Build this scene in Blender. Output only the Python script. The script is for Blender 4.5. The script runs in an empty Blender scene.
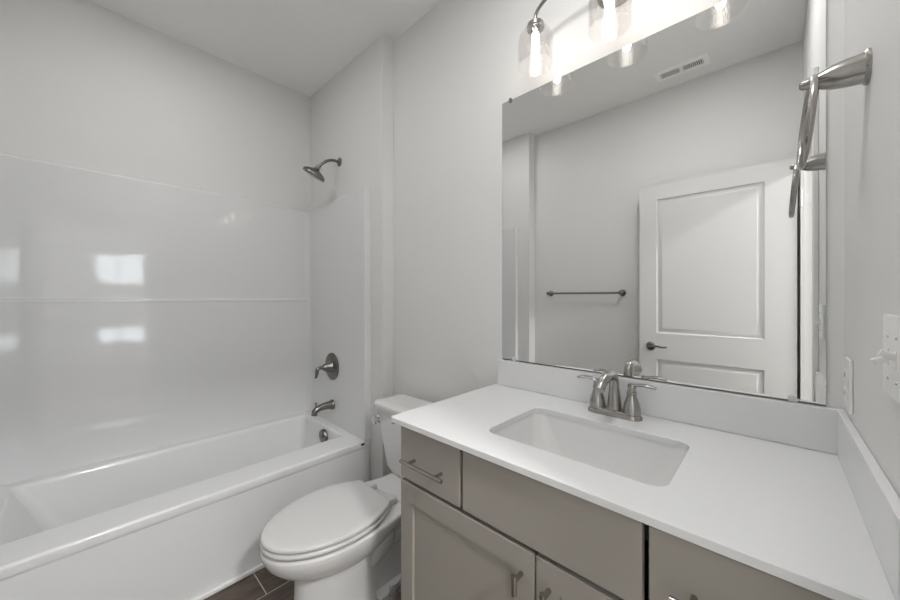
import bpy, bmesh, math, random
from mathutils import Vector, Matrix
random.seed(7)
PI = math.pi
SC = bpy.context.scene
COL = SC.collection

# ------------------------------------------------------------------ camera
cam = bpy.data.cameras.new('camera')
cam.sensor_width = 36.0
cam.lens = 345.0 / 900.0 * 36.0
cam.shift_y = -2.1 / 900.0
cam.clip_start = 0.02
co = bpy.data.objects.new('camera', cam); COL.objects.link(co)
co.location = (0, -1.28, 1.294)
co.rotation_euler = (PI / 2, 0, 0.7543)
SC.camera = co

# ------------------------------------------------------------------ world, light, exposure
BULB = 11.0
HALL_FILL = 265.0
TUB_FILL = 14.0
VANITY_FILL = 33.0
WINDOW_W = 36.0
SKY = 4.5
EXPOSURE = 0.27
w = bpy.data.worlds.new('world'); SC.world = w; w.use_nodes = True
w.node_tree.nodes['Background'].inputs[0].default_value = (0.86, 0.93, 1.0, 1)
w.node_tree.nodes['Background'].inputs[1].default_value = SKY
SC.view_settings.view_transform = 'Standard'
SC.view_settings.look = 'None'
SC.view_settings.gamma = 1.0
SC.view_settings.use_curve_mapping = False
SC.view_settings.exposure = EXPOSURE
SC.cycles.max_bounces = 14
SC.cycles.diffuse_bounces = 8
SC.cycles.glossy_bounces = 6
SC.cycles.transparent_max_bounces = 16
SC.cycles.sample_clamp_indirect = 6.0

def area_light(name, loc, rot, sx, sy, power, color=(1, 1, 1)):
    l = bpy.data.lights.new(name, 'AREA'); l.shape = 'RECTANGLE'; l.size = sx; l.size_y = sy
    l.energy = power; l.color = color
    o = bpy.data.objects.new(name, l); COL.objects.link(o)
    o.location = loc; o.rotation_euler = rot
    return o
# daylight coming in through the window of the room beyond the doorway
area_light('window_daylight', (3.62, -0.81, 1.30), (0, PI / 2, 0), 1.9, 0.9, WINDOW_W, (0.93, 0.97, 1.0))

# ------------------------------------------------------------------ materials
def nm(name):
    m = bpy.data.materials.new(name); m.use_nodes = True
    nt = m.node_tree
    return m, nt, nt.nodes['Principled BSDF']

def lin(r, g, b):
    f = lambda c: (c / 255 / 12.92) if c / 255 <= 0.04045 else ((c / 255 + 0.055) / 1.055) ** 2.4
    return (f(r), f(g), f(b), 1)

def plain(name, col, rough=0.5, metal=0.0, spec=0.5, noise=None, bump=None, coat=0.0):
    """principled material; noise = (scale, amount) of colour variation, bump = (scale, strength, distance)"""
    m, nt, p = nm(name)
    p.inputs['Base Color'].default_value = col
    p.inputs['Roughness'].default_value = rough
    p.inputs['Metallic'].default_value = metal
    p.inputs['Specular IOR Level'].default_value = spec
    p.inputs['Coat Weight'].default_value = coat
    tc = nt.nodes.new('ShaderNodeTexCoord')
    if noise:
        n = nt.nodes.new('ShaderNodeTexNoise'); n.inputs['Scale'].default_value = noise[0]; n.inputs['Detail'].default_value = 4
        nt.links.new(tc.outputs['Object'], n.inputs['Vector'])
        r = nt.nodes.new('ShaderNodeMixRGB'); r.blend_type = 'MIX'
        a = noise[1]
        r.inputs[1].default_value = (col[0] * (1 - a), col[1] * (1 - a), col[2] * (1 - a), 1)
        r.inputs[2].default_value = (min(1, col[0] * (1 + a)), min(1, col[1] * (1 + a)), min(1, col[2] * (1 + a)), 1)
        nt.links.new(n.outputs['Fac'], r.inputs[0]); nt.links.new(r.outputs[0], p.inputs['Base Color'])
    if bump:
        n = nt.nodes.new('ShaderNodeTexNoise'); n.inputs['Scale'].default_value = bump[0]; n.inputs['Detail'].default_value = 2
        nt.links.new(tc.outputs['Object'], n.inputs['Vector'])
        b = nt.nodes.new('ShaderNodeBump'); b.inputs['Strength'].default_value = bump[1]; b.inputs['Distance'].default_value = bump[2]
        nt.links.new(n.outputs['Fac'], b.inputs['Height']); nt.links.new(b.outputs[0], p.inputs['Normal'])
    return m

M = {}
M['wall'] = plain('wall_paint', (0.70, 0.698, 0.690, 1), 0.6, spec=0.3, noise=(3, 0.012), bump=(180, 0.05, 0.002))
M['ceiling'] = plain('ceiling_paint', (0.84, 0.838, 0.832, 1), 0.8, spec=0.2, noise=(3, 0.012), bump=(160, 0.08, 0.002))
M['trim'] = plain('white_trim_paint', (0.80, 0.80, 0.79, 1), 0.3, spec=0.4)
M['door'] = plain('white_door_paint', (0.64, 0.64, 0.638, 1), 0.35, spec=0.4, bump=(60, 0.03, 0.002))
M['gelcoat'] = plain('white_gelcoat', (0.70, 0.703, 0.707, 1), 0.06, spec=0.45, noise=(2, 0.01), bump=(5, 0.05, 0.02))
M['tub'] = plain('white_tub_gelcoat', (0.72, 0.725, 0.73, 1), 0.12, spec=0.5, bump=(6, 0.03, 0.02))
M['porcelain'] = plain('white_porcelain', (0.69, 0.69, 0.688, 1), 0.08, spec=0.5)
M['seat'] = plain('white_seat_plastic', (0.60, 0.60, 0.598, 1), 0.2, spec=0.5)
M['quartz'] = plain('white_quartz', (0.70, 0.703, 0.71, 1), 0.22, spec=0.5, noise=(60, 0.012))
M['cabinet'] = plain('warm_grey_cabinet_paint', lin(155, 150, 143), 0.5, spec=0.3, noise=(4, 0.015))
M['cabdark'] = plain('cabinet_inside', lin(70, 66, 61), 0.6)
M['nickel'] = plain('brushed_nickel', (0.40, 0.385, 0.365, 1), 0.26, 1.0)
M['dknickel'] = plain('dark_nickel', (0.22, 0.21, 0.195, 1), 0.30, 1.0)
M['chrome'] = plain('chrome', (0.75, 0.75, 0.75, 1), 0.1, 1.0)
M['mirror'] = plain('mirror_silver', (0.88, 0.885, 0.88, 1), 0.0, 1.0)
M['mirroredge'] = plain('mirror_glass_edge', (0.72, 0.75, 0.74, 1), 0.15, 0.0, 0.6)
M['plastic'] = plain('white_plastic', (0.78, 0.78, 0.77, 1), 0.3)
M['black'] = plain('dark_void', (0.02, 0.02, 0.02, 1), 0.6)
M['ventdark'] = plain('duct_dark', (0.05, 0.05, 0.05, 1), 0.8)
M['vent'] = plain('white_vent_enamel', (0.93, 0.925, 0.91, 1), 0.4)
M['clip'] = plain('clear_plastic_clip', (0.55, 0.55, 0.53, 1), 0.15)
M['drain'] = plain('drain_metal', (0.5, 0.5, 0.48, 1), 0.25, 1.0)

def floor_mat():
    m, nt, p = nm('brown_wood_look_tile')
    N, L = nt.nodes.new, nt.links.new
    tc = N('ShaderNodeTexCoord'); sx = N('ShaderNodeSeparateXYZ'); cx = N('ShaderNodeCombineXYZ')
    L(tc.outputs['Object'], sx.inputs[0])
    a = N('ShaderNodeMath'); a.operation = 'ADD'; a.inputs[1].default_value = 0.73; L(sx.outputs[1], a.inputs[0])
    b = N('ShaderNodeMath'); b.operation = 'ADD'; b.inputs[1].default_value = 1.615; L(sx.outputs[0], b.inputs[0])
    L(a.outputs[0], cx.inputs[0]); L(b.outputs[0], cx.inputs[1])
    br = N('ShaderNodeTexBrick'); br.offset = 0.4; br.offset_frequency = 2
    L(cx.outputs[0], br.inputs['Vector'])
    br.inputs['Scale'].default_value = 1.0; br.inputs['Brick Width'].default_value = 0.61
    br.inputs['Row Height'].default_value = 0.305; br.inputs['Mortar Size'].default_value = 0.0022
    br.inputs['Mortar Smooth'].default_value = 0.1; br.inputs['Bias'].default_value = 0
    mp = N('ShaderNodeMapping'); mp.inputs['Scale'].default_value = (14, 2.2, 1); L(tc.outputs['Object'], mp.inputs[0])
    n = N('ShaderNodeTexNoise'); n.inputs['Scale'].default_value = 2.5; n.inputs['Detail'].default_value = 6
    L(mp.outputs[0], n.inputs['Vector'])
    cr = N('ShaderNodeValToRGB'); cr.color_ramp.elements[0].position = 0.3; cr.color_ramp.elements[1].position = 0.75
    cr.color_ramp.elements[0].color = lin(62, 52, 46); cr.color_ramp.elements[1].color = lin(112, 98, 87)
    L(n.outputs['Fac'], cr.inputs[0])
    mx = N('ShaderNodeMixRGB'); L(br.outputs['Fac'], mx.inputs[0]); L(cr.outputs[0], mx.inputs[1])
    mx.inputs[2].default_value = lin(196, 188, 178)
    L(mx.outputs[0], p.inputs['Base Color'])
    p.inputs['Roughness'].default_value = 0.4
    bp = N('ShaderNodeBump'); bp.inputs['Strength'].default_value = 0.4; bp.inputs['Distance'].default_value = -0.002
    L(br.outputs['Fac'], bp.inputs['Height']); L(bp.outputs[0], p.inputs['Normal'])
    return m
M['floor'] = floor_mat()
M['carpet'] = plain('beige_carpet', lin(170, 160, 148), 0.95, noise=(200, 0.1), bump=(300, 0.4, 0.004))

def glass_mat(name, tint, lo, hi, seeds=True, rough=0.04):
    m = bpy.data.materials.new(name); m.use_nodes = True
    nt = m.node_tree; nt.nodes.clear()
    N, L = nt.nodes.new, nt.links.new
    out = N('ShaderNodeOutputMaterial'); tr = N('ShaderNodeBsdfTransparent'); gl = N('ShaderNodeBsdfGlossy')
    tr.inputs[0].default_value = tint; gl.inputs['Roughness'].default_value = rough
    gl.inputs[0].default_value = (0.95, 0.95, 0.95, 1)
    lw = N('ShaderNodeLayerWeight'); lw.inputs[0].default_value = 0.35
    mr = N('ShaderNodeMapRange'); mr.inputs[3].default_value = lo; mr.inputs[4].default_value = hi
    L(lw.outputs['Facing'], mr.inputs[0])
    mx = N('ShaderNodeMixShader')
    if seeds:
        tc = N('ShaderNodeTexCoord'); v = N('ShaderNodeTexVoronoi'); v.inputs['Scale'].default_value = 160
        L(tc.outputs['Object'], v.inputs['Vector'])
        b = N('ShaderNodeBump'); b.inputs['Strength'].default_value = 0.3; b.inputs['Distance'].default_value = 0.002
        L(v.outputs['Distance'], b.inputs['Height']); L(b.outputs[0], gl.inputs['Normal'])
        lt = N('ShaderNodeMath'); lt.operation = 'LESS_THAN'; lt.inputs[1].default_value = 0.22
        L(v.outputs['Distance'], lt.inputs[0])
        ad = N('ShaderNodeMath'); ad.operation = 'MULTIPLY_ADD'; ad.inputs[1].default_value = 0.05
        L(lt.outputs[0], ad.inputs[0]); L(mr.outputs[0], ad.inputs[2]); L(ad.outputs[0], mx.inputs[0])
    else:
        L(mr.outputs[0], mx.inputs[0])
    L(tr.outputs[0], mx.inputs[1]); L(gl.outputs[0], mx.inputs[2]); L(mx.outputs[0], out.inputs[0])
    return m
M['shade'] = glass_mat('seeded_clear_glass', (0.97, 0.965, 0.96, 1), 0.012, 0.36)
M['pane'] = glass_mat('window_glass', (0.97, 0.98, 0.98, 1), 0.03, 0.4, False, 0.0)
M['wrap'] = glass_mat('clear_plastic_film', (0.9, 0.9, 0.9, 1), 0.12, 0.5, False, 0.15)

def emit(name, col, s):
    m = bpy.data.materials.new(name); m.use_nodes = True
    nt = m.node_tree; nt.nodes.clear()
    out = nt.nodes.new('ShaderNodeOutputMaterial'); e = nt.nodes.new('ShaderNodeEmission')
    e.inputs[0].default_value = col; e.inputs[1].default_value = s
    nt.links.new(e.outputs[0], out.inputs[0]); return m
M['bulb'] = emit('lit_bulb', (1.0, 0.93, 0.86, 1), BULB)
M['tubfill'] = emit('fill_diffuser_tub', (1.0, 0.995, 0.985, 1), TUB_FILL)
M['vanityfill'] = emit('fill_diffuser_vanity', (1.0, 0.995, 0.985, 1), VANITY_FILL)
M['hallfill'] = emit('fill_diffuser_hall', (1.0, 0.985, 0.97, 1), HALL_FILL)

# ------------------------------------------------------------------ mesh helpers
def new(): return bmesh.new()

def box(bm, x0, x1, y0, y1, z0, z1, bev=0.0, seg=2):
    t = bmesh.new()
    vs = [t.verts.new(p) for p in ((x0, y0, z0), (x1, y0, z0), (x1, y1, z0), (x0, y1, z0), (x0, y0, z1), (x1, y0, z1), (x1, y1, z1), (x0, y1, z1))]
    for f in ((3, 2, 1, 0), (4, 5, 6, 7), (0, 1, 5, 4), (1, 2, 6, 5), (2, 3, 7, 6), (3, 0, 4, 7)):
        t.faces.new([vs[i] for i in f])
    if bev: bmesh.ops.bevel(t, geom=t.edges[:], offset=bev, segments=seg, affect='EDGES', profile=0.5)
    merge(bm, t); return bm

def merge(bm, t):
    me = bpy.data.meshes.new('tmp'); t.to_mesh(me); t.free(); bm.from_mesh(me); bpy.data.meshes.remove(me)

def loft(bm, rings, cap0=True, cap1=True, close=False):
    R = [[bm.verts.new(p) for p in r] for r in rings]
    n = len(R[0])
    pairs = list(zip(R[:-1], R[1:]))
    if close: pairs.append((R[-1], R[0]))
    for a, b in pairs:
        for i in range(n):
            j = (i + 1) % n
            try: bm.faces.new((a[i], a[j], b[j], b[i]))
            except ValueError: pass
    if not close:
        if cap0: bm.faces.new(R[0][::-1])
        if cap1: bm.faces.new(R[-1])
    return bm

def frame_for(d):
    d = d.normalized()
    up = Vector((0, 0, 1)) if abs(d.z) < 0.95 else Vector((1, 0, 0))
    a = d.cross(up).normalized(); b = a.cross(d).normalized()
    return a, b

def tube(bm, pts, rad, n=14, sub=6, flat=None):
    """round bar swept along a smooth curve through pts; rad a number or one per point; flat = (w, h) factors"""
    P = [Vector(p) for p in pts]
    Rr = rad if isinstance(rad, (list, tuple)) else [rad] * len(P)
    if sub > 1 and len(P) > 2:
        Q, R2 = [], []
        for i in range(len(P) - 1):
            p0 = P[max(i - 1, 0)]; p1 = P[i]; p2 = P[i + 1]; p3 = P[min(i + 2, len(P) - 1)]
            for k in range(sub):
                t = k / sub
                Q.append(0.5 * ((2 * p1) + (-p0 + p2) * t + (2 * p0 - 5 * p1 + 4 * p2 - p3) * t * t + (-p0 + 3 * p1 - 3 * p2 + p3) * t ** 3))
                R2.append(Rr[i] * (1 - t) + Rr[i + 1] * t)
        Q.append(P[-1]); R2.append(Rr[-1]); P, Rr = Q, R2
    a, b = frame_for(P[1] - P[0]); rings = []
    for i, p in enumerate(P):
        d = (P[min(i + 1, len(P) - 1)] - P[max(i - 1, 0)]).normalized()
        a = (a - d * a.dot(d)).normalized(); b = d.cross(a) * -1
        fw, fh = flat if flat else (1, 1)
        rings.append([p + (a * math.cos(2 * PI * k / n) * fw + b * math.sin(2 * PI * k / n) * fh) * Rr[i] for k in range(n)])
    return loft(bm, rings)

def lathe(bm, prof, c, axis=(0, 0, 1), n=32, cap=True):
    """prof = [(radius, height along axis)] from c"""
    ax = Vector(axis).normalized(); a, b = frame_for(ax); c = Vector(c)
    rings = [[c + ax * h + (a * math.cos(2 * PI * k / n) + b * math.sin(2 * PI * k / n)) * max(r, 1e-4) for k in range(n)] for r, h in prof]
    return loft(bm, rings, cap, cap)

def rrect(x0, x1, y0, y1, r, z, k=6):
    pts = []
    for cx, cy, a0 in ((x1 - r, y1 - r, 0), (x0 + r, y1 - r, PI / 2), (x0 + r, y0 + r, PI), (x1 - r, y0 + r, 1.5 * PI)):
        for i in range(k + 1):
            a = a0 + PI / 2 * i / k
            pts.append(Vector((cx + r * math.cos(a), cy + r * math.sin(a), z)))
    return pts

def holed(bm, loops):
    """planar faces filling between an outer loop and its holes; returns the loops' verts"""
    out, edges = [], []
    for lp in loops:
        vs = [bm.verts.new(p) for p in lp]; out.append(vs)
        for i in range(len(vs)): edges.append(bm.edges.new((vs[i], vs[(i + 1) % len(vs)])))
    bmesh.ops.triangle_fill(bm, use_beauty=True, use_dissolve=False, edges=edges)
    return out

def bridge(bm, A, B):
    n = len(A)
    for i in range(n):
        j = (i + 1) % n
        bm.faces.new((A[i], A[j], B[j], B[i]))

ORG = {}
def mesh_obj(name, bm, mat, org, angle=38):
    bmesh.ops.remove_doubles(bm, verts=bm.verts[:], dist=1e-6)
    bmesh.ops.recalc_face_normals(bm, faces=bm.faces[:])
    bmesh.ops.translate(bm, verts=bm.verts[:], vec=-Vector(org))
    me = bpy.data.meshes.new(name); bm.to_mesh(me); bm.free()
    me.shade_smooth(); me.set_sharp_from_angle(angle=math.radians(angle))
    me.materials.append(M[mat])
    o = bpy.data.objects.new(name, me); COL.objects.link(o)
    wnm = o.modifiers.new('weighted_normal', 'WEIGHTED_NORMAL'); wnm.keep_sharp = True
    return o

def tag(o, label, cat, group=None):
    o['label'] = label; o['category'] = cat
    if group: o['group'] = group
    return o

def thing(name, label, cat, loc, group=None):
    o = bpy.data.objects.new(name, None); COL.objects.link(o)
    o.location = loc; o.empty_display_size = 0.05
    ORG[o.name] = Vector(loc)
    return tag(o, label, cat, group)

def solo(name, bm, mat, label, cat, loc, group=None, angle=38):
    o = mesh_obj(name, bm, mat, loc, angle); o.location = loc; ORG[o.name] = Vector(loc)
    return tag(o, label, cat, group)

def part(name, bm, mat, parent, label=None, angle=38):
    org = ORG[parent.name]
    o = mesh_obj(name, bm, mat, org, angle); o.parent = parent; ORG[o.name] = org
    if label: o['label'] = label
    return o

def struct(name, bm, mat, label=None, cat=None):
    o = mesh_obj(name, bm, mat, (0, 0, 0), 30); ORG[o.name] = Vector((0, 0, 0))
    o['kind'] = 'structure'
    if label: o['label'] = label
    if cat: o['category'] = cat
    return o

# ------------------------------------------------------------------ dimensions
XL, XR = -2.607, 0.126           # long tub wall, right wall
YF = -1.695                      # wall opposite the mirror
YA, YB = -0.078, -1.592          # ends of the tub alcove
XJ = -1.670                      # where the alcove's end walls stop
ZC = 2.841
RIM = 0.437
TW = 0.115                       # right wall thickness
DY0, DY1, DZ = -1.560, -0.735, 2.125   # door opening

# ------------------------------------------------------------------ room shell
struct('floor', box(new(), XL - .1, XR + TW, YF - .1, .1, -.1, 0), 'floor', 'dark brown wood-look floor tile with pale grout', 'floor')
struct('ceiling', box(new(), XL - .1, XR + TW, YF - .1, .1, ZC, ZC + .1), 'ceiling', 'plain light grey ceiling', 'ceiling')
struct('wall_left', box(new(), XL - .1, XL, YF - .1, .1, 0, ZC), 'wall', 'light grey wall above the long side of the tub', 'wall')
def plan(bm, pts, z0, z1):
    return loft(bm, [[Vector((x, y, z)) for x, y in pts] for z in (z0, z1)])
struct('wall_back', plan(new(), [(XL, .1), (XL, YA), (XJ, YA), (XJ, 0), (XR, 0), (XR, .1)], 0, ZC), 'wall', 'light grey wall behind mirror, toilet and shower head, stepped at the tub', 'wall')
struct('wall_front', plan(new(), [(XL, YF - .1), (XR, YF - .1), (XR, YF), (XJ, YF), (XJ, YB), (XL, YB)], 0, ZC), 'wall', 'light grey wall with the towel bar, seen in the mirror', 'wall')
b = new()
box(b, XR, XR + TW, DY1, .1, 0, ZC); box(b, XR, XR + TW, YF - .1, DY0, 0, ZC); box(b, XR, XR + TW, DY0, DY1, DZ, ZC)
struct('wall_right', b, 'wall', 'light grey wall with towel ring and light switch', 'wall')
# door lining, stop and casings
b = new()
jt = 0.002
for y0, y1 in ((DY0 - .0, DY0 + jt), (DY1 - jt, DY1)): box(b, XR - .002, XR + TW + .002, y0, y1, 0, DZ)
box(b, XR - .002, XR + TW + .002, DY0, DY1, DZ - jt, DZ)
box(b, XR + .040, XR + .075, DY0 + jt, DY0 + .013, 0, DZ - jt, .002)
box(b, XR + .040, XR + .075, DY1 - .013, DY1 - jt, 0, DZ - jt, .002)
box(b, XR + .040, XR + .075, DY0 + .013, DY1 - .013, DZ - .013, DZ - jt, .002)
struct('trim_1', b, 'trim', 'white door jamb with stop', 'door frame')
def casing(name, xa, xb, label):
    b = new(); cw = .062
    box(b, xa, xb, DY1, DY1 + cw, 0, DZ, .003); box(b, xa, xb, DY0 - cw, DY0, 0, DZ, .003)
    box(b, xa, xb, DY0 - cw, DY1 + cw, DZ, DZ + cw, .003)
    struct(name, b, 'trim', label, 'door frame')
casing('trim_2', XR - .016, XR - .0005, 'white casing around the doorway, bathroom side')
casing('trim_3', XR + TW + .0005, XR + TW + .016, 'white casing around the doorway, far side')
# baseboards
struct('baseboard_back', box(new(), XJ + .002, -.892, -.014, -.0005, 0, .10, .003), 'trim', 'white baseboard behind the toilet', 'baseboard')
b = new(); box(b, XJ, XR - .02, YF + .0005, YF + .014, 0, .10, .003)
struct('baseboard_front', b, 'trim', 'white baseboard under the towel bar', 'baseboard')
struct('trim_4', box(new(), -1.7955, -1.779, YB + .002, YA - .002, 0, .022, .006, 3), 'trim', 'thin white strip where the tub meets the floor', 'trim')

# room beyond the doorway with a daylit window
HX0, HX1, HY0, HY1 = XR + TW, 3.45, -2.7, .9
struct('floor_hall', box(new(), HX0, HX1 + .1, HY0 - .1, HY1 + .1, -.1, 0), 'carpet', 'carpet of the room beyond the doorway', 'floor')
struct('ceiling_hall', box(new(), HX0, HX1 + .1, HY0 - .1, HY1 + .1, ZC, ZC + .1), 'ceiling', 'ceiling of the room beyond the doorway', 'ceiling')
b = new()
WY0, WY1, WZ0, WZ1 = -1.13, -.49, 1.56, 2.13
VZ0, VZ1 = .42, .72
box(b, HX1, HX1 + .1, HY0, WY0, 0, ZC); box(b, HX1, HX1 + .1, WY1, HY1, 0, ZC)
box(b, HX1, HX1 + .1, WY0, WY1, 0, VZ0); box(b, HX1, HX1 + .1, WY0, WY1, VZ1, WZ0); box(b, HX1, HX1 + .1, WY0, WY1, WZ1, ZC)
struct('wall_hall_end', b, 'wall', 'wall with a window beyond the doorway', 'wall')
struct('wall_hall_left', box(new(), HX0, HX1, HY1, HY1 + .1, 0, ZC), 'wall', 'side wall beyond the doorway', 'wall')
struct('wall_hall_right', box(new(), HX0, HX1, HY0 - .1, HY0, 0, ZC), 'wall', 'other side wall beyond the doorway', 'wall')
for wname, z0, z1, lab in (('window_1', WZ0, WZ1, 'white framed upper window beyond the doorway'), ('window_2', VZ0, VZ1, 'white framed low window beyond the doorway')):
    b = new()
    for ya, yb, za, zb in ((WY0, WY0 + .03, z0, z1), (WY1 - .03, WY1, z0, z1), (WY0, WY1, z0, z0 + .03), (WY0, WY1, z1 - .03, z1), ((WY0 + WY1) / 2 - .012, (WY0 + WY1) / 2 + .012, z0, z1)):
        box(b, HX1 + .02, HX1 + .07, ya, yb, za, zb)
    wn = struct(wname, b, 'trim', lab, 'window')
    part('pane', box(new(), HX1 + .042, HX1 + .048, WY0 + .025, WY1 - .025, z0 + .025, z1 - .025), 'pane', wn)
t = thing('fill_ceiling_light', 'added flush fill light on the ceiling beyond the doorway', 'ceiling light', (1.5, -1.15, ZC))  # unseen light added to send fill through the doorway
part('base', lathe(new(), [(.17, 0), (.17, -.03)], (1.5, -1.15, ZC - .0005)), 'nickel', t)
part('diffuser', lathe(new(), [(.155, -.03), (.15, -.06), (.11, -.085), (.04, -.096)], (1.5, -1.15, ZC)), 'hallfill', t)
for bx, by, fillmat, lab in ((-1.82, -1.0, 'tubfill', 'added flat round white fill light on the ceiling beside the tub'), (-.36, -.71, 'vanityfill', 'added flat round white fill light on the ceiling over the vanity')):  # two out-of-view ceiling lights added to brighten the bathroom
    t = thing('fill_ceiling_light', lab, 'ceiling light', (bx, by, ZC), 'added ceiling fill lights of the bathroom')
    part('rim', lathe(new(), [(0, -.0005), (.185, -.0005), (.185, -.010), (.179, -.014), (.165, -.014), (.165, -.008), (0, -.008)], (bx, by, ZC), n=48), 'vent', t)
    part('diffuser', lathe(new(), [(.164, -.009), (.164, -.013), (0, -.0135)], (bx, by, ZC), n=48), fillmat, t)

# ------------------------------------------------------------------ open door, hinged on the right wall, standing off the front wall
DX0, DX1, DF, DT = -.730, .097, -1.571, .035
def door():
    b = new()
    panels = [(-.619, -.043, 1.041, 2.003), (-.619, -.043, .24, .853)]
    rects = lambda x0, x1, z0, z1, y: [Vector((x0, y, z0)), Vector((x1, y, z0)), Vector((x1, y, z1)), Vector((x0, y, z1))]
    backs = []
    for y, s in ((DF, -1), (DF - DT, 1)):
        loops = holed(b, [rects(DX0, DX1, .012, 2.11, y)] + [rects(*p, y) for p in panels])
        backs.append(loops[0])
        for lp, p in zip(loops[1:], panels):
            prev = lp
            for ins, dep in ((.004, .009), (.010, .011), (.020, .011), (.034, .004), (.037, .003)):
                q = [b.verts.new(v) for v in rects(p[0] + ins, p[1] - ins, p[2] + ins, p[3] - ins, y + s * dep)]
                bridge(b, prev, q); prev = q
            b.faces.new(prev)
    bridge(b, backs[0], backs[1])
    d = struct('door_1', b, 'door', 'white two panel door standing open, seen in the mirror', 'door')
    # lever handle, both sides
    for y, s in ((DF, 1), (DF - DT, -1)):
        h = new()
        lathe(h, [(.0, 0), (.031, 0), (.031, .004), (.026, .009), (.012, .012), (.011, .035), (.0, .036)], (-.655, y, .945), (0, s, 0), 24)
        L = .043 if s > 0 else .036
        tube(h, [(-.655, y + s * .03, .945), (-.64, y + s * L, .946), (-.61, y + s * L, .950), (-.575, y + s * (L - .004), .944), (-.548, y + s * (L - .004), .948)], [.009, .0095, .008, .0065, .005], 10, 5)
        part('door_handle', h, 'dknickel', d)
    for z in (1.865, .26):
        h = new()
        box(h, XR - .0005, XR + .034, DY0 + jt, DY0 + jt + .002, z - .044, z + .044, .0008)
        tube(h, [(XR - .012, DY0 + .001, z - .046), (XR - .012, DY0 + .001, z + .046)], .006, 10)
        for dz, dx in ((.03, .012), (0, .022), (-.03, .012)):
            lathe(h, [(.0, 0), (.004, 0), (.0035, .001), (.0, .0012)], (XR + dx, DY0 + jt + .002, z + dz), (0, 1, 0), 10)
        box(h, DX1, DX1 + .002, DF - .032, DF - .001, z - .044, z + .044)
        part('hinge', h, 'plastic', d)
door()

# ------------------------------------------------------------------ bathtub
def tub():
    t = thing('bathtub', 'long white glossy bathtub along the left wall', 'bathtub', (-2.2, -.835, 0))
    b = new()
    O = (XL + .004, -1.790, YB + .003, YA - .003)
    r = [rrect(O[0], O[1] - .006, O[2], O[3], .004, .001), rrect(O[0], O[1] - .006, O[2], O[3], .004, RIM - .05),
         rrect(O[0], O[1] - .003, O[2], O[3], .004, RIM - .042), rrect(O[0], O[1], O[2], O[3], .006, RIM - .034),
         rrect(O[0], O[1], O[2], O[3], .006, RIM - .010), rrect(O[0], O[1] - .004, O[2], O[3], .006, RIM - .003),
         rrect(O[0] + .003, O[1] - .012, O[2] + .003, O[3] - .003, .006, RIM)]
    I = (-2.51, -1.962, -1.500, -.168)
    for ins, z, rad in ((-.008, RIM, .03), (-.002, RIM - .002, .032), (.004, RIM - .008, .034), (.008, RIM - .02, .036)):
        r.append(rrect(I[0] + ins, I[1] - ins, I[2] + ins, I[3] - ins, rad, z))
    for dx0, dx1, dy0, dy1, z, rad in ((.018, .018, .05, .02, .34, .05), (.03, .03, .10, .045, .22, .07), (.045, .045, .15, .07, .14, .09), (.07, .07, .19, .10, .105, .10), (.12, .11, .24, .15, .092, .10)):
        r.append(rrect(I[0] + dx0, I[1] - dx1, I[2] + dy0, I[3] - dy1, rad, z))
    loft(b, r)
    part('basin', b, 'tub', t, angle=50)
    b = new()
    lathe(b, [(0, 0), (.046, 0), (.046, .012), (.040, .020), (0, .021)], (-2.17, -.1835, .380), (0, -1, -.05), 28)
    tube(b, [(-2.155, -.204, .390), (-2.155, -.216, .390)], .010, 10)
    part('overflow_cover', b, 'dknickel', t)
    part('drain', lathe(new(), [(0, 0), (.035, 0), (.033, .004), (0, .005)], (-2.235, -.40, .0925)), 'drain', t)
    b = new()
    lathe(b, [(0, 0), (.0085, 0), (.0075, .002), (0, .0022)], (0, 0, 0), (1, 0, 0), 16)
    bmesh.ops.scale(b, vec=(1, 1.7, .8), verts=b.verts[:]); bmesh.ops.translate(b, vec=(-1.7905, -.135, RIM - .018), verts=b.verts[:])
    part('rim_badge', b, 'black', t)
tub()

# ------------------------------------------------------------------ shower surround
def surround():
    def outline(z, tb, te, ins=0):
        xb, xf = XL + tb - ins, -1.788
        y0, y1 = YB + te - ins, YA - te + ins
        r = .035
        tc = .020
        p = [(xf, YA - .001), (xf, y1 + .006), (xf - .006, y1)]
        y2, y3 = YA - tc + ins, YB + tc - ins
        for i in range(9):
            a = PI / 2 + PI / 2 * i / 8
            p.append((xb + r + r * math.cos(a), y2 - r + r * math.sin(a)))
        for i in range(9):
            a = PI + PI / 2 * i / 8
            p.append((xb + r + r * math.cos(a), y3 + r + r * math.sin(a)))
        p += [(xf - .006, y0), (xf, y0 - .006), (xf, YB + .001), (XL + .001, YB + .001), (XL + .001, YA - .001)]
        return [Vector((x, y, z)) for x, y in p]
    b = new()
    lo, up, e = .040, .024, .045
    loft(b, [outline(RIM + .0005, lo, e), outline(1.262, lo, e), outline(1.270, lo + .004, e), outline(1.280, lo + .004, e), outline(1.285, lo + .001, e), outline(1.2865, lo - .004, e),
             outline(1.288, up + .002, e), outline(1.296, up, e), outline(1.948, up, e), outline(1.955, up, e, .002), outline(1.958, up, e, .007)])
    solo('shower_surround', b, 'gelcoat', 'glossy white wall panels with a horizontal ledge above the bathtub', 'shower surround', (-2.2, -.835, RIM), angle=50)
surround()

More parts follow.
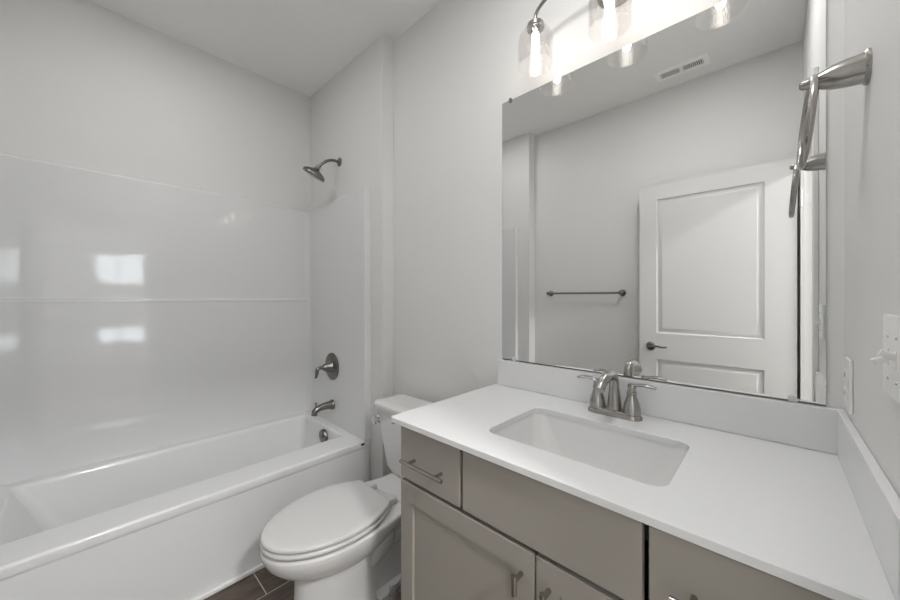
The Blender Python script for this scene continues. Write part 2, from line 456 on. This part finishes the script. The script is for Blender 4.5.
# ------------------------------------------------------------------ shower and tub fittings
YS = YA - .0335
def fittings():
    c = Vector((-2.165, YA, 2.222))
    t = thing('showerhead', 'nickel shower head on a bent arm high on the grey wall', 'shower head', tuple(c))
    part('flange', lathe(new(), [(0, 0), (.030, 0), (.029, .004), (.020, .010), (.010, .013), (0, .013)], c, (0, -1, 0)), 'dknickel', t)
    b = new()
    e = Vector((c.x - .025, -.216, 2.160))
    tube(b, [c + Vector((0, -.005, 0)), c + Vector((0, -.05, -.002)), c + Vector((-.004, -.085, -.014)), c + Vector((-.012, -.112, -.034)), e], .0095, 12)
    part('arm', b, 'dknickel', t)
    b = new(); ax = Vector((-.36, -.34, -.85)).normalized()
    lathe(b, [(0, -.004), (.013, -.002), (.015, .008), (.013, .014), (.016, .02), (.022, .026), (.030, .030), (.055, .042), (.070, .053), (.074, .062), (.074, .070), (.068, .074), (0, .075)], e - ax * .004, ax, 36)
    part('head', b, 'dknickel', t)
    b = new()
    lathe(b, [(0, 0), (.060, 0), (.058, .0015), (0, .0016)], e + ax * .0715, ax, 32)
    part('spray_face', b, 'nickel', t)

    c = Vector((-2.20, YS - .003, .827))
    t = thing('shower_valve', 'round nickel shower valve plate with a curved lever', 'shower valve', tuple(c))
    part('escutcheon', lathe(new(), [(0, 0), (.092, 0), (.092, .003), (.086, .007), (.06, .010), (.035, .012), (0, .012)], c, (0, -1, 0), 40), 'dknickel', t)
    part('hub', lathe(new(), [(0, .01), (.038, .012), (.034, .022), (.027, .036), (.025, .054), (.018, .066), (0, .068)], c, (0, -1, 0), 28), 'dknickel', t)
    b = new()
    tube(b, [c + Vector((0, -.05, 0)), c + Vector((0, -.080, .002)), c + Vector((.0, -.104, -.008)), c + Vector((.0, -.108, -.036)), c + Vector((.0, -.116, -.064))], [.014, .013, .012, .011, .007], 12)
    part('lever', b, 'dknickel', t)

    c = Vector((-2.20, YS, .566))
    t = thing('tub_spout', 'nickel tub spout with diverter knob above the bathtub', 'tub spout', tuple(c))
    b = new()
    lathe(b, [(0, 0), (.034, 0), (.034, .008), (.030, .014), (.026, .02)], c, (0, -1, 0), 28)
    tube(b, [c + Vector((0, -.008, 0)), c + Vector((0, -.05, .001)), c + Vector((0, -.095, -.004)), c + Vector((0, -.122, -.018)), c + Vector((0, -.130, -.045))], [.029, .024, .021, .019, .019], 18)
    part('spout', b, 'dknickel', t)
    part('diverter_knob', lathe(new(), [(0, 0), (.004, 0), (.004, .024), (.008, .026), (.008, .034), (0, .036)], c + Vector((0, -.118, .002)), (0, 0, 1), 16), 'dknickel', t)
fittings()

# ------------------------------------------------------------------ toilet
TX = -1.30
def egg(db, dm, df, hm, hb, z, n=18, p=2.0):
    """outline with a flat back: distances from the wall, half widths"""
    right = []
    for i in range(n + 1):
        a = PI / 2 * i / n
        right.append((hm * math.sin(a) ** (2 / p), dm + (df - dm) * math.cos(a) ** (2 / p)))
    m = 8
    for i in range(1, m + 1):
        s = i / m
        right.append((hm + (hb - hm) * s * s, dm + (db - dm) * s))
    pts = [(x, d) for x, d in right] + [(-x, d) for x, d in right[::-1]][:-1]
    return [Vector((TX + x, -d, z)) for x, d in pts]
def toilet():
    t = thing('toilet', 'white two-piece toilet with lid closed between tub and vanity', 'toilet', (TX, -.45, 0))
    b = new()
    loft(b, [egg(.45, .54, .70, .100, .08, .256), egg(.43, .55, .735, .122, .085, .266), egg(.40, .555, .775, .145, .092, .285),
             egg(.35, .56, .812, .165, .10, .310), egg(.28, .565, .838, .178, .108, .340), egg(.22, .57, .850, .185, .113, .368),
             egg(.18, .57, .853, .187, .115, .386), egg(.18, .57, .849, .184, .113, .393), egg(.19, .57, .840, .176, .106, .3965)])
    loft(b, [egg(.43, .57, .765, .130, .110, .0005), egg(.43, .57, .765, .130, .110, .028), egg(.445, .57, .750, .122, .102, .042),
             egg(.455, .57, .742, .117, .098, .10), egg(.455, .57, .736, .114, .096, .18), egg(.45, .57, .735, .114, .096, .262)])
    loft(b, [rrect(TX - .10, TX + .10, -.50, -.13, .05, .0005), rrect(TX - .10, TX + .10, -.50, -.13, .05, .03), rrect(TX - .065, TX + .065, -.50, -.15, .04, .045),
             rrect(TX - .058, TX + .058, -.50, -.15, .04, .20), rrect(TX - .07, TX + .07, -.50, -.12, .04, .36)])
    # deck that carries the tank, and the trapway behind the pedestal
    loft(b, [rrect(TX - .10, TX + .10, -.28, -.05, .03, .345), rrect(TX - .115, TX + .115, -.30, -.045, .035, .37), rrect(TX - .12, TX + .12, -.33, -.045, .03, .398), rrect(TX - .114, TX + .114, -.324, -.05, .03, .406)])
    for s in (-1, 1):
        tube(b, [(TX + s * .045, -.54, .17), (TX + s * .050, -.48, .20), (TX + s * .052, -.42, .228), (TX + s * .050, -.37, .243), (TX + s * .046, -.345, .247), (TX + s * .042, -.335, .248)], [.045, .052, .055, .050, .035, .012], 18)
        tube(b, [(TX + s * .03, -.36, .22), (TX + s * .032, -.27, .215), (TX + s * .032, -.21, .15), (TX + s * .032, -.20, .04)], [.04, .042, .045, .05], 16)
    part('bowl', b, 'porcelain', t, angle=60)
    b = new()
    loft(b, [egg(.388, .575, .848, .181, .113, .4015), egg(.383, .575, .853, .186, .118, .405), egg(.383, .575, .853, .186, .118, .412), egg(.384, .575, .851, .1845, .1165, .4165), egg(.388, .575, .846, .179, .111, .4195), egg(.398, .575, .836, .169, .104, .421),
             egg(.46, .58, .80, .12, .07, .421), egg(.46, .58, .80, .12, .07, .4015)], close=True)
    part('seat', b, 'seat', t, angle=60)
    b = new()
    loft(b, [egg(.386, .575, .8505, .1835, .1165, .4265), egg(.384, .575, .851, .184, .117, .4275), egg(.384, .575, .851, .184, .117, .436), egg(.388, .575, .845, .179, .113, .4405),
             egg(.405, .575, .82, .158, .096, .443), egg(.45, .575, .74, .10, .06, .4445), egg(.50, .575, .65, .04, .03, .445)])
    part('lid', b, 'seat', t, angle=60)
    for s in (-1, 1):
        b = new(); x = TX + s * .075
        loft(b, [rrect(x - .024, x + .024, -.385, -.335, .012, .402), rrect(x - .024, x + .024, -.385, -.335, .012, .420), rrect(x - .019, x + .019, -.380, -.340, .010, .426)])
        part('hinge', b, 'seat', t)
    b = new()
    loft(b, [rrect(TX - .145, TX + .145, -.205, -.058, .04, .407), rrect(TX - .165, TX + .165, -.218, -.055, .04, .44), rrect(TX - .196, TX + .196, -.228, -.052, .038, .58), rrect(TX - .220, TX + .220, -.236, -.05, .035, .722)])
    tk = part('tank', b, 'porcelain', t, angle=60)
    b = new()
    loft(b, [rrect(TX - .226, TX + .226, -.241, -.046, .04, .7225), rrect(TX - .238, TX + .238, -.250, -.04, .045, .728), rrect(TX - .240, TX + .240, -.252, -.04, .045, .749), rrect(TX - .234, TX + .234, -.246, -.046, .045, .757), rrect(TX - .19, TX + .19, -.205, -.08, .04, .761)])
    part('tank_lid', b, 'porcelain', t, angle=60)
    b = new()
    c = Vector((TX - .188, -.2325, .672))
    lathe(b, [(0, 0), (.021, 0), (.021, .005), (.016, .010), (.010, .012), (.010, .018), (.021, .024), (.021, .032), (.015, .036), (0, .037)], c, (0, -1, 0), 24)
    part('flush_lever', b, 'chrome', t)
    b = new()
    box(b, TX - .075, TX - .055, -.2385, -.2335, .676, .684, .001)
    part('emblem', b, 'dknickel', tk)
    for s in (-1, 1):
        part('bolt_cap', lathe(new(), [(.016, 0), (.016, .012), (.010, .020), (0, .022)], (TX + s * .095, -.36, .03)), 'porcelain', t)
toilet()

def plastic_wrap():
    b = new(); rnd = random.Random(3)
    n, m = 14, 9
    rings = []
    for j in range(m):
        f = j / (m - 1)
        ring = []
        for i in range(n):
            a = 2 * PI * i / n
            rr = (.060 + .012 * rnd.uniform(-1, 1)) * math.sin(PI * (0.12 + .8 * f)) ** .7
            ring.append(Vector((-1.115 + rr * math.cos(a) * .85, -.36 + rr * math.sin(a) * 1.6, .004 + f * .12 + (rnd.uniform(-.012, .012) if 0 < j else 0))))
        rings.append(ring)
    loft(b, rings)
    solo('plastic_bag', b, 'wrap', 'crumpled clear plastic bag on the floor between toilet and vanity', 'plastic bag', (-1.115, -.36, 0), angle=20)
plastic_wrap()

# ------------------------------------------------------------------ vanity cabinet
CX0, CX1 = -.888, .0905
YFc, YP = -.572, -.553           # face of doors, front of carcass
CT = .910                        # counter top
def front_handle(b, p0, p1, standoff, r=.006):
    p0, p1 = Vector(p0), Vector(p1)
    off = Vector((0, -standoff, 0)); d = (p1 - p0).normalized()
    tube(b, [p0 + off, p1 + off], r, 14)
    L = (p1 - p0).length
    for k in ((.17, .83) if L > .09 else (.72,)):
        q = p0 + d * L * k
        tube(b, [q, q + off], r * .85, 12)
def slab(b, x0, x1, z0, z1): box(b, x0, x1, YFc, YP - .001, z0, z1, .0015, 1)
def shaker(b, x0, x1, z0, z1, fr=.057, dep=.009):
    rect = lambda i, y: [Vector((x0 + i, y, z0 + i)), Vector((x1 - i, y, z0 + i)), Vector((x1 - i, y, z1 - i)), Vector((x0 + i, y, z1 - i))]
    loft(b, [rect(0, YP - .001), rect(0, YFc + .0015), rect(.0015, YFc), rect(fr, YFc), rect(fr + .0006, YFc + dep)])
def vanity():
    t = thing('vanity_cabinet', 'warm grey shaker bathroom vanity cabinet with bar pulls', 'cabinet', (-.385, -.30, 0))
    b = new()
    box(b, CX0, CX0 + .018, YP, -.002, 0, .8915); box(b, CX1 - .018, CX1, YP, -.002, 0, .8915)
    box(b, CX0 + .018, CX1 - .018, YP, -.002, .10, .118); box(b, CX0 + .018, CX1 - .018, -.008, -.002, .118, .8915)
    box(b, CX0 + .018, CX1 - .018, -.50, -.485, 0, .10)
    box(b, CX0 + .018, CX1 - .018, -.05, -.008, .86, .8915)
    part('body', b, 'cabinet', t)
    part('filler_strip', box(new(), CX1 + .0005, XR - .001, YP, YP + .019, .10, .8915), 'cabinet', t)
    ZT, ZM = .8775, .7165
    for x0, x1 in ((-.885, -.630), (-.167, .088)):
        b = new(); slab(b, x0, x1, ZM, ZT); d = part('drawer', b, 'cabinet', t)
        cx = (x0 + x1) / 2
        h = new(); front_handle(h, (cx - .089, YFc, .787), (cx + .089, YFc, .787), .032); part('handle', h, 'nickel', d)
    b = new(); slab(b, -.619, -.178, ZM, ZT); part('false_drawer_front', b, 'cabinet', t)
    for x0, x1, hx in ((-.885, -.401, -.434), (-.396, .088, -.363)):
        b = new(); shaker(b, x0, x1, .112, .7045); d = part('door', b, 'cabinet', t)
        h = new(); front_handle(h, (hx, YFc, .613), (hx, YFc, .658), .032, .0065); part('handle', h, 'nickel', d)
vanity()

# ------------------------------------------------------------------ countertop, splashes, sink
SX, SY = -.385, -.332
def counter():
    t = thing('countertop', 'white quartz vanity countertop with a cut-out for the sink', 'countertop', (-.385, -.31, CT - .018))
    x0, x1, y0, y1 = -.910, XR - .0005, -.595, -.0005
    rect = lambda i, z: rrect(x0 + i, x1, y0 + i, y1, .007, z, 4)
    hw, hd = .226, .151
    hole = lambda z, g=0: rrect(SX - hw - g, SX + hw + g, SY - hd - g, SY + hd + g, .035, z, 8)
    b = new()
    A = holed(b, [rect(.003, CT), hole(CT, .0015)])
    B = holed(b, [rect(0, CT - .018), hole(CT - .018)])
    m1 = [b.verts.new(p) for p in rect(0, CT - .003)]
    bridge(b, A[0], m1); bridge(b, m1, B[0])
    m2 = [b.verts.new(p) for p in hole(CT - .0015)]
    bridge(b, A[1], m2); bridge(b, m2, B[1])
    top = part('slab', b, 'quartz', t, angle=30)
    part('backsplash', box(new(), x0 + .015, x1, -.020, -.0005, CT + .0005, 1.021, .002), 'quartz', t)
    part('side_splash', box(new(), XR - .0145, XR - .0005, y0 + .001, -.0205, CT + .0005, 1.021, .002), 'quartz', t)
    # sink
    s = thing('sink', 'white rectangular undermount sink below the faucet', 'sink', (SX, SY, CT - .16))
    b = new()
    Z = CT - .0185
    R = []
    for hx, hy, dz, r in ((.245, .170, 0, .04), (.245, .170, -.012, .04), (.236, .161, -.016, .04), (.226, .152, -.055, .06), (.205, .140, -.115, .07), (.165, .112, -.142, .07), (.06, .05, -.152, .045)):
        R.append(rrect(SX - hx, SX + hx, SY - hy, SY + hy, r, Z + dz - .004, 8))
    for hx, hy, dz, r in ((.03, .03, -.142, .029), (.09, .065, -.139, .05), (.150, .100, -.130, .07), (.190, .124, -.105, .07), (.214, .142, -.055, .06), (.225, .152, -.012, .045), (.228, .153, 0, .037)):
        R.append(rrect(SX - hx, SX + hx, SY - hy, SY + hy, r, Z + dz, 8))
    loft(b, R, close=True)
    part('basin', b, 'porcelain', s, angle=60)
    part('drain', lathe(new(), [(0, -.02), (.032, -.02), (.032, .002), (.026, .004), (0, .003)], (SX, SY, Z - .143)), 'drain', s)
counter()

# ------------------------------------------------------------------ faucet
def faucet():
    fx, fy = -.384, -.082
    t = thing('faucet', 'brushed nickel two-handle faucet standing behind the sink', 'faucet', (fx, fy, CT))
    b = new()
    loft(b, [rrect(fx - .084, fx + .084, fy - .029, fy + .029, .028, CT + .0003), rrect(fx - .083, fx + .083, fy - .028, fy + .028, .027, CT + .008), rrect(fx - .077, fx + .077, fy - .023, fy + .023, .022, CT + .016), rrect(fx - .070, fx + .070, fy - .018, fy + .018, .0175, CT + .020)])
    part('base', b, 'nickel', t)
    b = new()
    z = CT + .014
    tube(b, [(fx, fy + .004, z), (fx, fy + .004, z + .03), (fx, fy + .002, z + .07), (fx, fy - .004, z + .104), (fx, fy - .026, z + .124), (fx, fy - .066, z + .123), (fx, fy - .108, z + .108), (fx, fy - .128, z + .090)], [.0235, .0205, .0165, .0150, .0150, .0150, .0145, .0135], 22, 6, (1.0, 1.0))
    part('spout', b, 'nickel', t)
    part('lift_rod', tube(new(), [(fx, fy + .026, z), (fx, fy + .026, z + .05)], .0025, 8), 'nickel', t)
    for s in (-1, 1):
        c = (fx + s * .0535, fy, CT + .016)
        b = new()
        lathe(b, [(.0265, 0), (.026, .006), (.0245, .018), (.021, .034), (.0155, .050), (.0125, .060), (.0145, .062), (.0145, .070), (.012, .072), (.0125, .086), (.010, .094), (0, .096)], c, (0, 0, 1), 24)
        h = part('handle', b, 'nickel', t)
        b = new(); zc = CT + .016 + .088
        tube(b, [(c[0], fy, zc), (c[0] + s * .020, fy, zc + .005), (c[0] + s * .045, fy, zc + .006), (c[0] + s * .068, fy, zc + .002)], [.0085, .008, .009, .006], 14, 6, (1.3, .6))
        part('lever', b, 'nickel', h)
faucet()

# ------------------------------------------------------------------ mirror
def mirror():
    x0, x1, z0, z1 = -.878, .0942, 1.027, 2.154
    t = thing('mirror', 'large frameless mirror on the wall above the vanity', 'mirror', ((x0 + x1) / 2, 0, z0))
    part('glass', box(new(), x0, x1, -.0075, -.006, z0, z1), 'mirror', t)
    part('edge', box(new(), x0 - .0005, x1 + .0005, -.0058, -.001, z0 - .0005, z1 + .0005), 'mirroredge', t)
    part('bottom_shade_strip', box(new(), x0, x1, -.0072, -.001, 1.0225, z0 - .0008), 'dknickel', t)  # dark strip standing in for the shaded gap below the glass
    for x, z, s in ((-.815, z0, 1), (.035, z0, 1), (-.835, z1, -1), (.03, z1, -1)):
        b = new()
        lathe(b, [(0, 0), (.010, 0), (.010, .0025), (.008, .004), (0, .004)], (x, -.0077, z + s * .002), (0, -1, 0), 16)
        part('mirror_clip', b, 'clip' if s > 0 else 'dknickel', t)
mirror()

# ------------------------------------------------------------------ vanity light
def vanity_light():
    xc, y = -.393, -.097
    t = thing('vanity_light', 'three-jar vanity light with clear seeded glass above the mirror', 'wall light', (xc, 0, 2.40))
    b = new()
    lathe(b, [(0, .0005), (.075, .0005), (.075, .010), (.068, .018), (.03, .022), (0, .022)], (xc, 0, 2.385), (0, -1, 0), 36)
    tube(b, [(xc, -.015, 2.40), (xc, -.06, 2.42), (xc, y, 2.435)], .011, 12)
    part('backplate', b, 'dknickel', t)
    b = new()
    tube(b, [(xc - .271, y, 2.345), (xc - .270, y, 2.372), (xc - .252, y, 2.395), (xc - .20, y, 2.420), (xc - .10, y, 2.433), (xc, y, 2.435), (xc + .10, y, 2.433), (xc + .20, y, 2.420), (xc + .252, y, 2.395), (xc + .270, y, 2.372), (xc + .271, y, 2.345)], .0065, 12)
    tube(b, [(xc, y, 2.43), (xc, y, 2.345)], .0065, 12)
    part('bar', b, 'dknickel', t)
    for k in (-1, 0, 1):
        x = xc + k * .271
        b = new()
        lathe(b, [(0, 2.356), (.010, 2.356), (.018, 2.350), (.031, 2.338), (.033, 2.322), (.030, 2.318), (.018, 2.316), (.018, 2.296), (0, 2.296)], (x, y, 0), (0, 0, 1), 28)
        part('socket', b, 'nickel', t)
        b = new()
        pr = [(.030, 2.320), (.036, 2.316), (.052, 2.306), (.062, 2.292), (.0655, 2.272), (.0655, 2.184), (.0665, 2.180), (.0655, 2.178), (.0635, 2.180), (.063, 2.185), (.063, 2.272), (.0595, 2.290), (.050, 2.303), (.036, 2.3125), (.030, 2.3155)]
        n = 40
        rings = [[Vector((x + r * math.cos(2 * PI * i / n), y + r * math.sin(2 * PI * i / n), z)) for i in range(n)] for r, z in pr]
        loft(b, rings, close=True)
        part('shade', b, 'shade', t, angle=60)
        b = new()
        lathe(b, [(0, 2.296), (.012, 2.295), (.013, 2.285), (.0135, 2.215), (.011, 2.203), (.005, 2.197), (0, 2.196)], (x, y, 0), (0, 0, 1), 20)
        part('bulb', b, 'bulb', t)
vanity_light()

# ------------------------------------------------------------------ towel ring on the right wall
def towel_ring():
    c = Vector((XR, -.300, 1.715))
    t = thing('towel_ring', 'brushed nickel towel ring on the right wall beside the mirror', 'towel ring', tuple(c))
    b = new()
    lathe(b, [(0, 0), (.031, 0), (.031, .004), (.028, .007), (0, .008)], c, (-1, 0, 0), 32)
    part('rose', b, 'nickel', t)
    b = new()
    prof = [(.004, .027, .027), (.012, .0265, .026), (.03, .025, .0245), (.048, .022, .021), (.060, .018, .0155), (.070, .0145, .0105), (.078, .0135, .009), (.086, .012, .0075), (.090, .006, .004)]
    n = 24
    loft(b, [[c + Vector((-h, ry * math.cos(2 * PI * i / n), rz * math.sin(2 * PI * i / n))) for i in range(n)] for h, ry, rz in prof])
    part('post', b, 'nickel', t)
    b = new(); R, r = .080, .006
    ctr = c + Vector((-.079, 0, -R + .003)); m = 56; k = 12
    rings = []
    for i in range(m):
        a = 2 * PI * i / m
        d = Vector((0, math.sin(a), math.cos(a))); p = d * R
        rings.append([ctr + Matrix.Rotation(math.radians(5), 3, 'Y') @ Matrix.Rotation(math.radians(2), 3, 'Z') @ (p + (d * math.cos(2 * PI * j / k) + Vector((1, 0, 0)) * math.sin(2 * PI * j / k)) * r) for j in range(k)])
    loft(b, rings, close=True)
    part('ring', b, 'nickel', t)
towel_ring()

# ------------------------------------------------------------------ switch and outlet
def plate(name, label, cat, yc, zc, w, h):
    t = thing(name, label, cat, (XR, yc, zc))
    part('cover_plate', box(new(), XR - .007, XR - .0003, yc - w / 2, yc + w / 2, zc - h / 2, zc + h / 2, .002), 'plastic', t)
    return t
t = plate('light_switch', 'white double toggle light switch on the right wall', 'light switch', -.513, 1.212, .116, .116)
for y, up in ((-.490, -1), (-.536, 1)):
    b = new()
    box(b, XR - .0085, XR - .0065, y - .005, y + .005, 1.198, 1.222, .0005)
    b2 = new(); box(b2, -.017, 0, -.0045, .0045, -.0045, .0045, .0012)
    bmesh.ops.rotate(b2, verts=b2.verts[:], cent=(0, 0, 0), matrix=Matrix.Rotation(math.radians(24 * up), 3, 'Y'))
    bmesh.ops.translate(b2, verts=b2.verts[:], vec=(XR - .006, y, 1.210 + up * .003)); merge(b, b2)
    part('toggle', b, 'plastic', t)
    for z in (1.240, 1.180):
        part('screw', lathe(new(), [(0, 0), (.0032, 0), (.0028, .001), (0, .0012)], (XR - .007, y, z), (-1, 0, 0), 12), 'chrome', t)
t = plate('wall_outlet', 'white outlet on the right wall above the side splash', 'outlet', -.095, 1.098, .072, .118)
for z in (1.118, 1.078):
    b = new()
    box(b, XR - .0095, XR - .0065, -.112, -.078, z - .014, z + .014, .002)
    o = part('receptacle', b, 'plastic', t)
    s = new()
    for y in (-.101, -.089): box(s, XR - .0098, XR - .0094, y - .001, y + .001, z - .003, z + .006)
    part('slot', s, 'black', o)

# ------------------------------------------------------------------ ceiling vent and towel bar (seen in the mirror)
def vent():
    x0, x1, y0, y1 = -.612, -.300, -1.562, -1.428
    t = thing('ceiling_vent', 'white rectangular air register in the ceiling, seen in the mirror', 'vent', ((x0 + x1) / 2, (y0 + y1) / 2, ZC))
    b = new()
    rr = lambda i, z: [Vector((x0 + i, y0 + i, z)), Vector((x1 - i, y0 + i, z)), Vector((x1 - i, y1 - i, z)), Vector((x0 + i, y1 - i, z))]
    z = ZC
    gx, gy = .035, .034
    inn = lambda zz: [Vector((x0 + gx, y0 + gy, zz)), Vector((x1 - gx, y0 + gy, zz)), Vector((x1 - gx, y1 - gy, zz)), Vector((x0 + gx, y1 - gy, zz))]
    loft(b, [rr(0, z - .0005), rr(0, z - .003), rr(.008, z - .008), inn(z - .009), inn(z - .0005)], close=True)
    box(b, (x0 + x1) / 2 - .010, (x0 + x1) / 2 + .010, y0 + gy, y1 - gy, z - .009, z - .0005)
    part('frame', b, 'vent', t)
    part('duct', box(new(), x0 + gx, x1 - gx, y0 + gy, y1 - gy, z - .0018, z - .0006), 'ventdark', t)
    b = new(); n = 22
    for i in range(n):
        x = x0 + gx + (x1 - x0 - 2 * gx) * (i + .5) / n
        box(b, x - .0022, x + .0022, y0 + gy, y1 - gy, z - .0085, z - .0025)
    part('louver', b, 'vent', t)
vent()
def towel_bar():
    z, y = 1.335, YF
    t = thing('towel_bar', 'dark nickel towel bar on the grey wall, seen in the mirror', 'towel bar', (-1.19, y, z))
    for x in (-1.500, -.885):
        b = new()
        lathe(b, [(0, .0005), (.026, .0005), (.026, .006), (.020, .012), (.012, .018), (.011, .045), (.014, .05), (.014, .066), (0, .068)], (x, y, z), (0, 1, 0), 24)
        part('post', b, 'dknickel', t)
    b = new(); tube(b, [(-1.516, y + .056, z), (-.869, y + .056, z)], .0085, 14)
    part('bar', b, 'dknickel', t)
towel_bar()
